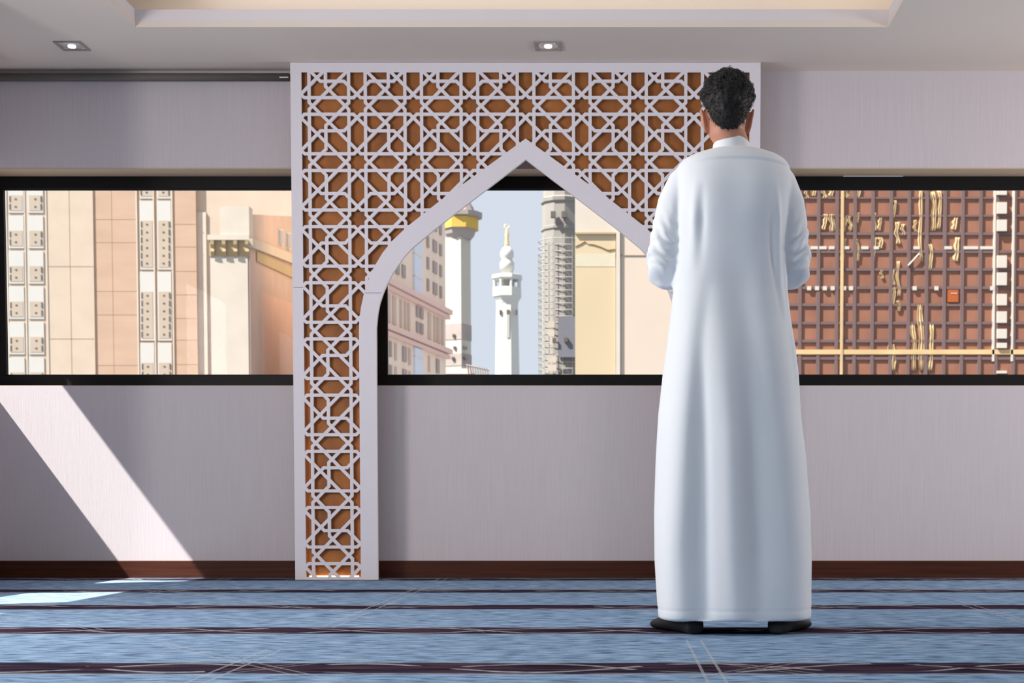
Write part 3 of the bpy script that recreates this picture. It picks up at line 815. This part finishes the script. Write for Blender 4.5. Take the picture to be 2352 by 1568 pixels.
# side wing running back to the right, in shade
def side_wall(name, m, parent, A, B, yA0, yA1, yB0, yB1, th=.4, off=0.0):
    """wall between plan points given as (px, Y); top/bottom rows given in pixels at each end"""
    pa0 = R(A[0], yA0, A[1]); pa1 = R(A[0], yA1, A[1]); pb0 = R(B[0], yB0, B[1]); pb1 = R(B[0], yB1, B[1])
    pa0.x += off; pb0.x += off
    pa1.x = pa0.x; pb1.x = pb0.x
    b = BM(); d = (pb0 - pa0); n = Vector((-d.y, d.x, 0)).normalized() * th
    f = [b.verts.new(p) for p in (pa0, pb0, pb1, pa1)]; g = [b.verts.new(p + n) for p in (pa0, pb0, pb1, pa1)]
    b.faces.new(f); b.faces.new(g[::-1])
    for i in range(4): b.faces.new((f[i], f[(i + 1) % 4], g[(i + 1) % 4], g[i]))
    return obj(name, b, m, parent)
Bn, Bf = (572.5, YBq + .05), (700, 116.0)
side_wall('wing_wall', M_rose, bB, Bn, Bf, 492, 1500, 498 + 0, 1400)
side_wall('wing_band', M_cream, bB, (572.6, YBq - .2), (700.5, 115.6), 547, 568, 596, 618, .3, .22)
side_wall('wing_fascia', M_tan, bB, (586, 94.2), (700.5, 115.7), 578, 600, 628, 652, .2, .14)
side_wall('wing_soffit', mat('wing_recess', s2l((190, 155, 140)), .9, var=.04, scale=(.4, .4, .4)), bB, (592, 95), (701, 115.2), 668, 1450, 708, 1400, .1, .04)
for (xa, ya, wd, ht, yy) in ((632, 103, 8, 30, 528), (650, 106.4, 8, 32, 536)):
    w = side_wall('window', M_winw, bB, (xa - 1, ya), (xa + wd + 1, ya + 1.3), yy - 3, yy + ht + 2, yy - 1, yy + ht + 5, .2, .30)
    side_wall('pane', M_glassdk, w, (xa + .6, ya + .1), (xa + wd - .6, ya + 1.1), yy, yy + ht, yy + 2, yy + ht + 2, .2, .34)

# --- beige hotel seen through the arch: long side receding to the right
def hotelY(px):   # facade line in plan
    # point X = a + .147*(Y) ; (px-PX)/F*Y = a + .147 Y
    a0 = (889 - PX) / F * 100 - .147 * 100
    return a0 / ((px - PX) / F - .147)
bC = empty('hotel', (R(950, 700, 105).x, 105, -12), 'beige hotel with two rose ledges and tall windows, left side of the arch view', 'building')
def fac(name, m, parent, x0, x1, y0, y1, out=0.0, th=.3):
    """piece of the receding facade: rows y0,y1 measured at px 889, scaled with distance"""
    Y0, Y1 = hotelY(x0), hotelY(x1)
    nrm = Vector((1, -.147, 0)).normalized()
    z0 = R(889, y1, 100).z; z1 = R(889, y0, 100).z
    P0 = Vector(((x0 - PX) / F * Y0, Y0, 0)); P1 = Vector(((x1 - PX) / F * Y1, Y1, 0))
    b = BM(); q = [P0 + nrm * out, P1 + nrm * out, P1 - nrm * th, P0 - nrm * th]
    lo = [b.verts.new((p.x, p.y, z0)) for p in q]; hi = [b.verts.new((p.x, p.y, z1)) for p in q]
    b.faces.new(lo[::-1]); b.faces.new(hi)
    for i in range(4): b.faces.new((lo[i], lo[(i + 1) % 4], hi[(i + 1) % 4], hi[i]))
    return obj(name, b, m, parent)
M_hot = stone('hotel_stone', (248, 232, 212), .03, k=.96); M_ledge = stone('hotel_ledge', (240, 212, 200), .03, k=.96); M_groove = stone('hotel_panel', (214, 196, 180), .03, k=.96)
M_hwin = mat('hotel_window', s2l((168, 155, 148)), .5, var=.05, scale=(.5, .5, .5)); M_hblue = mat('hotel_glass_strip', s2l((215, 225, 238)), .3, var=.03, scale=(.5, .5, .5))  # window tone lightened, haze put into the colour
fac('wall', M_hot, bC, 842, 1026, 250, 1400, 0, 4)
for (ya, yb) in ((640, 652), (654, 664), (745, 757), (760, 770)):
    fac('ledge', M_ledge, bC, 842, 1029, ya, yb, .5 if ya in (640, 745) else .3, .1)
# upper floors
for row, yy in enumerate((420, 475, 530, 585)):
    for (xa, xb) in ((896, 901), (912, 919), (926, 933), (983, 987), (997, 1005), (1012, 1016)):
        w = fac('window', M_hwin, bC, xa, xb, yy, yy + 30, .12)
for (ya, yb) in ((300, 638), (772, 900)):
    fac('glass_strip', M_hblue, bC, 952, 970, ya, yb, .15)
    for yy in (np.arange(ya + 20, yb - 5, 55)): fac('spandrel', M_hot, bC, 952, 970, float(yy), float(yy) + 3, .2)
# middle floors: tall panels and paired windows
for (xa, xb) in ((893, 898), (904, 911), (921, 925), (931, 935), (939, 943), (985, 991), (998, 1003), (1006, 1012), (1016, 1020)):
    fac('tall_panel', M_groove, bC, xa, xb, 671, 738, .1)
for yy in (668, 706):
    for (xa, xb) in ((958, 964), (967, 973)): fac('window', M_hwin, bC, xa, xb, yy, yy + 26, .12)
for yy in (780, 835):
    for (xa, xb) in ((896, 900), (926, 934), (1003, 1009)): fac('window', M_hwin, bC, xa, xb, yy, yy + 36, .12)
    for (xa, xb) in ((908, 912), (940, 944), (985, 988)): fac('tall_panel', M_groove, bC, xa, xb, yy, yy + 40, .1)

# --- round-topped concrete tower
YT = 300.0; sT = YT / F
M_twr = stone('tower_concrete', (240, 230, 214), .02); M_brn = stone('tower_formwork', (206, 190, 182), .08, (.3, .3, .3)); M_gold = stone('yellow_sheeting', (255, 212, 110), .05)
tc = R(1052, 700, YT).x
bT = empty('tower', (tc, YT, -12), 'slim concrete tower with a yellow band under its top deck, left of the minaret', 'tower')
def zt_(py, Y): return R(PX, py, Y).z
def prism(parent, name, m, cx, Y, prof, n=8, rot=math.pi / 8):
    b = BM(); lathe(b, cx, Y, [(zt_(py, Y), r * Y / F) for py, r in prof], n, rot); return obj(name, b, m, parent)
prism(bT, 'shaft', M_twr, tc, YT, [(1300, 30), (548, 30)], 4, math.radians(20))
prism(bT, 'flare', M_brn, R(1056, 535, YT).x, YT, [(550, 26), (540, 34), (528, 38)], 8)
prism(bT, 'band', M_gold, R(1058, 515, YT).x, YT, [(528, 42), (503, 42)], 8)
prism(bT, 'deck', M_brn, R(1062, 495, YT).x, YT, [(503, 36), (500, 46), (490, 46), (488, 30), (474, 24)], 12)
prism(bT, 'cap', M_twr, R(1066, 470, YT).x, YT, [(474, 18), (455, 15)], 8)
prism(bT, 'lower_collar', M_brn, tc, YT, [(782, 31.5), (746, 31.5)], 4, math.radians(20))
for (xx, yy) in ((1044, 798), (1069, 798), (1040, 822), (1056, 825), (1069, 822), (1042, 770)):
    obj('opening', pbx(xx - 3, yy - 3, xx + 3, yy + 3, YT - 2.4, 1, 0), M_dark, bT)
prism(bT, 'lower_block', M_brn, tc, YT, [(842, 31.5), (814, 31.5)], 4, math.radians(20))
tb = empty('roof_parapet', (R(1070, 850, 220).x, 220, -12), 'low rose rooftop with railing at foot of the slim concrete tower', 'rooftop')
obj('parapet', pbx(1018, 846, 1080, 858, 220, 8), M_ledge, tb)
obj('base', pbx(1018, 858, 1122, 980, 221, 8), M_brn, tb)
b = BM()
for k in range(9):
    A = R(1076 + k * 5.6, 858, 220); T = R(1076 + k * 5.6 - 3, 838 + k * .9, 220); tube(b, [A, T], .12, 5)
tube(b, [R(1070, 838, 220), R(1124, 850, 220)], .14, 5)
obj('railing', b, M_brn, tb)

# --- white minaret
YN = 250.0; mx_ = R(1165, 700, YN).x
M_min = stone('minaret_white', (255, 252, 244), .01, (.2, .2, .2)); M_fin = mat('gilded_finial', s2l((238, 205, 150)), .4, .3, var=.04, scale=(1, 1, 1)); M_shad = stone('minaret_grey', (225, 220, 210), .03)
bN = empty('minaret', (mx_, YN, -12), 'white minaret with balcony and golden crescent finial in the middle of the arch view', 'minaret')
prism(bN, 'shaft', M_min, mx_, YN, [(1300, 30), (860, 29), (760, 27.5), (700, 26), (690, 27.5)], 8)
prism(bN, 'balcony_base', M_min, mx_, YN, [(692, 27), (684, 32), (682, 34), (662, 34), (661, 31)], 8)
for k in range(8):
    b = BM()
    a = math.pi / 8 + k * math.pi / 4; r = 30 * YN / F
    tube(b, [(mx_ + r * math.cos(a), YN + r * math.sin(a), zt_(664, YN)), (mx_ + r * math.cos(a), YN + r * math.sin(a), zt_(642, YN))], .25, 8)
    obj('column', b, M_min, bN)

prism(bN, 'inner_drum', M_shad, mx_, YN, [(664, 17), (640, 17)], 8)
prism(bN, 'canopy', M_min, mx_, YN, [(644, 33), (641, 36), (633, 36), (631, 28)], 8)
b = BM(); lathe(b, mx_, YN, [(zt_(py, YN), r * YN / F) for py, r in [(633, 13), (620, 14), (619, 16), (604, 16.5), (598, 12.5), (594, 12), (590, 15), (580, 15.5), (572, 12), (566, 6)]], 20); obj('bulb', b, M_min, bN, True)
b = BM(); lathe(b, mx_, YN, [(zt_(py, YN), r * YN / F) for py, r in [(568, 6), (560, 5), (545, 4.2), (540, 5), (535, 4), (528, 3.2), (524, 2)]], 14)
pts = []
for k in range(13):
    a = math.radians(-60 + k * 25 - 90 + 0); pts.append((mx_ + 5 * YN / F * math.cos(a + math.pi * 1.33), YN, zt_(520, YN) + 5 * YN / F * math.sin(a + math.pi * 1.33)))
tube(b, pts, [.06 + .12 * math.sin(math.pi * k / 12) for k in range(13)], 6)
obj('finial', b, M_fin, bN, True)
for (xx, w_) in ((1149, 2.2), (1167, 3.2), (1186, 2.2)):
    obj('slit_window', pbx(xx - w_, 711, xx + w_, 722, YN - 2.1, .5), M_dark, bN)
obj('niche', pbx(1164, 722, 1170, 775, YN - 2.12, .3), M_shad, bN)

# --- grey tower wrapped in scaffolding
YG = 160.0
M_gr = stone('grey_concrete', (184, 178, 172), .08, (.3, .3, .3)); M_net = stone('scaffold_net', (150, 150, 160), .06); M_pipe = stone('scaffold_pipe', (206, 204, 196), .05)
gx = R(1292, 650, YG).x
bG = empty('scaffolded_tower', (gx, YG + 3, -12), 'grey tower wrapped in scaffolding, between the minaret and the cream wall', 'tower')
b = BM(); lathe(b, gx, YG + 3, [(zt_(py, YG), r * YG / F) for py, r in [(1300, 50), (524, 50), (520, 53), (514, 53), (512, 49), (460, 49), (456, 53), (448, 54), (444, 47), (380, 44)]], 12, .1)
obj('core', b, M_gr, bG)
b = BM()
r0 = 58 * YG / F
for k in range(16):
    a = 2 * math.pi * k / 16
    tube(b, [(gx + r0 * math.cos(a), YG + 3 + r0 * math.sin(a), zt_(1100, YG)), (gx + r0 * math.cos(a), YG + 3 + r0 * math.sin(a), zt_(576 if math.cos(a) < -.9 else 540, YG))], .045, 4)
obj('scaffold_poles', b, M_pipe, bG)
for yy in range(545, 900, 15):
    b = BM(); z_ = zt_(yy, YG); pts = [(gx + r0 * math.cos(2 * math.pi * k / 24), YG + 3 + r0 * math.sin(2 * math.pi * k / 24), z_) for k in range(25)]
    tube(b, pts, .05, 4); obj('scaffold_ring', b, M_pipe, bG)
obj('netting', pbx(1282, 727, 1330, 820, YG, .1, .12), M_net, bG)
for (xx, yy) in ((1271, 492), (1296, 492)): obj('opening', pbx(xx - 6, yy - 7, xx + 5, yy + 7, YG, .5, .1), stone('grey_dark_opening', (128, 120, 116)), bG)
for (xx, yy, w_) in ((1266, 745, 7), (1266, 765, 7), (1268, 825, 10), (1268, 845, 10), (1268, 785, 6)):
    obj('lit_slab', pbx(xx - w_, yy - 8, xx + w_, yy + 7, YG - .2, .2), M_pale, bG)  # plain pale blocks in front of the core
for (xx, yy) in ((1273, 781), (1300, 780)): obj('opening', pbx(xx - 4, yy - 5, xx + 4, yy + 5, YG - .3, .3, .12), M_dark, bG)

# --- near cream wall right of the arch view
YC = 60.0
M_yel = stone('yellowish_plaster', (238, 216, 180), .035, (.4, .4, .2)); M_pk = stone('pinkish_cladding', (244, 224, 206), .02)
bR = empty('plastered_building', (R(1420, 700, YC).x, YC, -12), 'cream building wall with yellow plaster and a crack, right part of the arch view', 'building')
obj('upper_wall', pbx(1321, 250, 1700, 535, YC, 6, 0, xref=650), M_pale, bR)
obj('lower_wall', pbx(1321, 536, 1414, 1500, YC, 6, 0, xref=650), M_yel, bR)
obj('pilaster', pbx(1415, 430, 1424, 1500, YC, 6, .15, xref=650), M_pale, bR)
obj('cladding', pbx(1425, 480, 1800, 1500, YC, 6, .05, xref=650), M_pk, bR)
b = BM(); pb(b, 1424.3, 480, 1426, 1500, YC, .3, .08, xref=650); pb(b, 1426, 586, 1700, 587.5, YC, .3, .08); obj('joint', b, M_joint, bR)
b = BM()
pts = [R(x, y, YC - .02) for x, y in ((1321, 566), (1334, 560), (1343, 554), (1350, 560), (1362, 561), (1378, 566), (1396, 574), (1413, 572))]
tube(b, pts, [.016, .02, .02, .012, .022, .02, .026, .022], 6); obj('crack', b, stone('crack_brown', (190, 150, 105)), bR)
obj('patched_band', pbx(1322, 583, 1413, 612, YC, .3, .01), stone('patched_plaster', (240, 228, 202), .03, (2, 2, 2)), bR)
obj('ledge', pbx(1321, 534, 1414, 538, YC, .3, .1), M_tan, bR)

# --- brown curtain wall on the right
YK = 100.0
bK = empty('curtain_wall_building', (R(2080, 700, YK).x, YK, -12), 'brown glass office facade with a purple-grey square grid, filling the right window', 'building')
M_kg = mat('brown_glazing', (.26, .118, .078), .4, var=.16, scale=(.55, .5, .35), spec=.15, detail=5)
M_km = stone('purple_grey_mullion', (140, 116, 114), .05); M_kp = stone('cream_drape', (246, 212, 164), .12, (1.5, 1.5, .5)); M_kw = stone('white_panel', (244, 232, 218), .03)  # cream of the reflections in the glass, as plain colour
obj('glazing', pbx(1545, 180, 2600, 1300, YK, 10, 0, xref=650), M_kg, bK)
xs = [1795 + 41 * k for k in range(16)]; xs = [1549, 1590, 1632, 1673, 1714, 1755, 1796, 1837, 1879, 1921, 1962, 2003, 2045, 2086, 2127, 2168, 2209, 2250, 2288, 2328, 2368, 2408, 2449, 2490, 2531, 2572]
ys = [249, 290, 331, 372, 413, 455, 496, 537, 578, 619, 661, 700, 742, 783, 823, 864, 905, 946, 987]
for x in xs: obj('mullion', pbx(x - 4, 200, x + 4, 1100, YK, .2, .13, xref=650), M_km, bK)
for y in ys:
    th = 2.2 if y in (455, 496) else 3.2
    obj('transom', pbx(1545, y - th, 2600, y + th, YK, .2, .10), M_km, bK)
rr = random.Random(11)
def reflection_patch(x0, y0, x1, y1):
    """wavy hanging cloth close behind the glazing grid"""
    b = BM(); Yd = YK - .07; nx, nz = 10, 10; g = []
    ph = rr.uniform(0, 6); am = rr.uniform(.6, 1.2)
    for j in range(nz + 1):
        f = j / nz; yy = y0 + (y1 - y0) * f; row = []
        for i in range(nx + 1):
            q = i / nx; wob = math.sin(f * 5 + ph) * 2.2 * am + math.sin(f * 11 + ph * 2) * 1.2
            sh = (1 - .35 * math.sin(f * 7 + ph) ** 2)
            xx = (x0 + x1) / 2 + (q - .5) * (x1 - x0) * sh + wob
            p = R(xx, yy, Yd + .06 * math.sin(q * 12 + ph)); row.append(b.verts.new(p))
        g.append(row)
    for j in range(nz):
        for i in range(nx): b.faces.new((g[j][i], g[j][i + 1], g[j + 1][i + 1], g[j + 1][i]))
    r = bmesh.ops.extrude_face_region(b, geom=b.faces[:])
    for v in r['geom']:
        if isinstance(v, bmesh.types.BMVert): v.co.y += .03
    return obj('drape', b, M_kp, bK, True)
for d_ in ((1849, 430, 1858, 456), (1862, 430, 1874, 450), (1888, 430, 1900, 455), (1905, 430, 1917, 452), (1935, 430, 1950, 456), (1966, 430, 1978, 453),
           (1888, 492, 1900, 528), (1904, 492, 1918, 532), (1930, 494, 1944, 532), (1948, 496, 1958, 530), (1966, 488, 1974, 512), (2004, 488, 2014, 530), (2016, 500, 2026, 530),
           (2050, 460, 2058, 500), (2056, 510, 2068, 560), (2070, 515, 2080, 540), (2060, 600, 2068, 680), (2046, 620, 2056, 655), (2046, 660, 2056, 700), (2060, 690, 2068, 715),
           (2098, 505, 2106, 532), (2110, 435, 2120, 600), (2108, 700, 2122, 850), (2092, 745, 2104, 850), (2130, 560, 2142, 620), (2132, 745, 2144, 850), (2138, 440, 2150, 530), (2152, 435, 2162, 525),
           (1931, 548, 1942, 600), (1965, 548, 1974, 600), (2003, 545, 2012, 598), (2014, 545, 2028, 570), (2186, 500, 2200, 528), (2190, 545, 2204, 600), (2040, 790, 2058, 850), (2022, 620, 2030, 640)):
    reflection_patch(*d_)
obj('band', pbx(1545, 803, 2600, 814, YK, .1, .16), stone('cream_band', (250, 214, 160), .10, (.6, 1, 1)), bK)
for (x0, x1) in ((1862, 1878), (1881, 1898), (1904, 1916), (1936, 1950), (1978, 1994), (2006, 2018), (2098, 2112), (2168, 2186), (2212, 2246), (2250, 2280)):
    obj('lit_blind', pbx(x0, 566, x1, 573, YK, .1, .14), M_kw, bK)  # pale bars standing in for reflections on the glass
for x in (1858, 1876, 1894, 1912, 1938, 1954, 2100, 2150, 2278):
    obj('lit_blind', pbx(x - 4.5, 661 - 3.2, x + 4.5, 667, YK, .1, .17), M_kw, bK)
obj('pipe', pbx(1930, 420, 1936, 1000, YK, .1, .2, xref=650), M_kp, bK)
for x in (2282, 2325): obj('pipe', pbx(x - 2.5, 420, x + 2.5, 830, YK, .1, .16, xref=650), M_kw, bK)
for y0, y1 in ((432, 449), (466, 492), (506, 532), (588, 616), (627, 656), (676, 702), (716, 742), (756, 778), (788, 800), (852, 858)):
    obj('white_panel', pbx(2288, y0, 2310, y1, YK, .1, .3), M_kw, bK)
obj('warning_sign', pbx(2176, 666, 2200, 694, YK, .1, .15), stone('orange_panel', (206, 110, 62), .06), bK)
obj('sign_marks', (lambda b: [pb(b, 2184 + 5 * k, 673, 2187 + 5 * k, 675.5, YK, .1, .17) for k in range(3)] and b)(BM()), M_kw, bK)
b = BM(); tube(b, [R(2086, 610, YK - .2), R(2112, 582, YK - .2)], .06, 6); obj('brace', b, M_kw, bK)

# ------------------------------------------------------------------ light
sun_dir = Vector((1, .5, -1.37)).normalized()
sl = bpy.data.lights.new('sun', 'SUN'); so = bpy.data.objects.new('sun', sl); COL.objects.link(so)
sl.energy = 13.5; sl.angle = math.radians(.53); sl.color = (1, .955, .89)
so.rotation_euler = (-sun_dir).to_track_quat('Z', 'Y').to_euler()
w = bpy.data.worlds.new('world'); sc.world = w; w.use_nodes = True
bg = w.node_tree.nodes['Background']; bg.inputs[0].default_value = (.66, .72, .82, 1); bg.inputs[1].default_value = 1.06
def area(name, loc, rot, sx, sy, rgb):
    e = max(rgb)
    l = bpy.data.lights.new(name, 'AREA'); l.shape = 'RECTANGLE'; l.size = sx; l.size_y = sy; l.energy = e; l.color = tuple(c / e for c in rgb)
    o = bpy.data.objects.new(name, l); COL.objects.link(o); o.location = loc; o.rotation_euler = rot; return o
# left: daylight by the windows; right: fill lamps added to even the light
zm = (LZ0 + LZ1) / 2; hz_ = LZ1 - LZ0 - .1
area('window_daylight', (XL + .03, .875, zm), (0, -math.pi / 2, 0), hz_, 1.1, (48, 55, 57))
area('window_daylight', (XL + .03, 3.875, zm), (0, -math.pi / 2, 0), hz_, 1.1, (98, 92, 86))
area('window_daylight', (XR - .03, 3.875, zm), (0, math.pi / 2, 0), hz_, 1.1, (5, 5, 4))
area('window_daylight', (XR - .03, 5.375, zm), (0, math.pi / 2, 0), hz_, 1.1, (54, 53, 51))
area('window_daylight', (XR - .03, 6.875, zm), (0, math.pi / 2, 0), hz_, 1.1, (18, 14, 13))
# cove strips in the ceiling tray
cz = ZS + .05
area('cove_light', ((TX0 + TX1) / 2, TY1 + .14, cz), (math.pi, 0, 0), TX1 - TX0, .05, (2.2, 1.8, 1.4))
area('cove_light', (TX0 - .14, (TY0 + TY1) / 2, cz), (math.pi, 0, 0), .05, TY1 - TY0, (1.8, 1.2, .7))
area('cove_light', (TX1 + .14, (TY0 + TY1) / 2, cz), (math.pi, 0, 0), .05, TY1 - TY0, (9, 6.8, 4.6))
sc.cycles.max_bounces = 8; sc.cycles.transparent_max_bounces = 12
sc.cycles.use_denoising = True
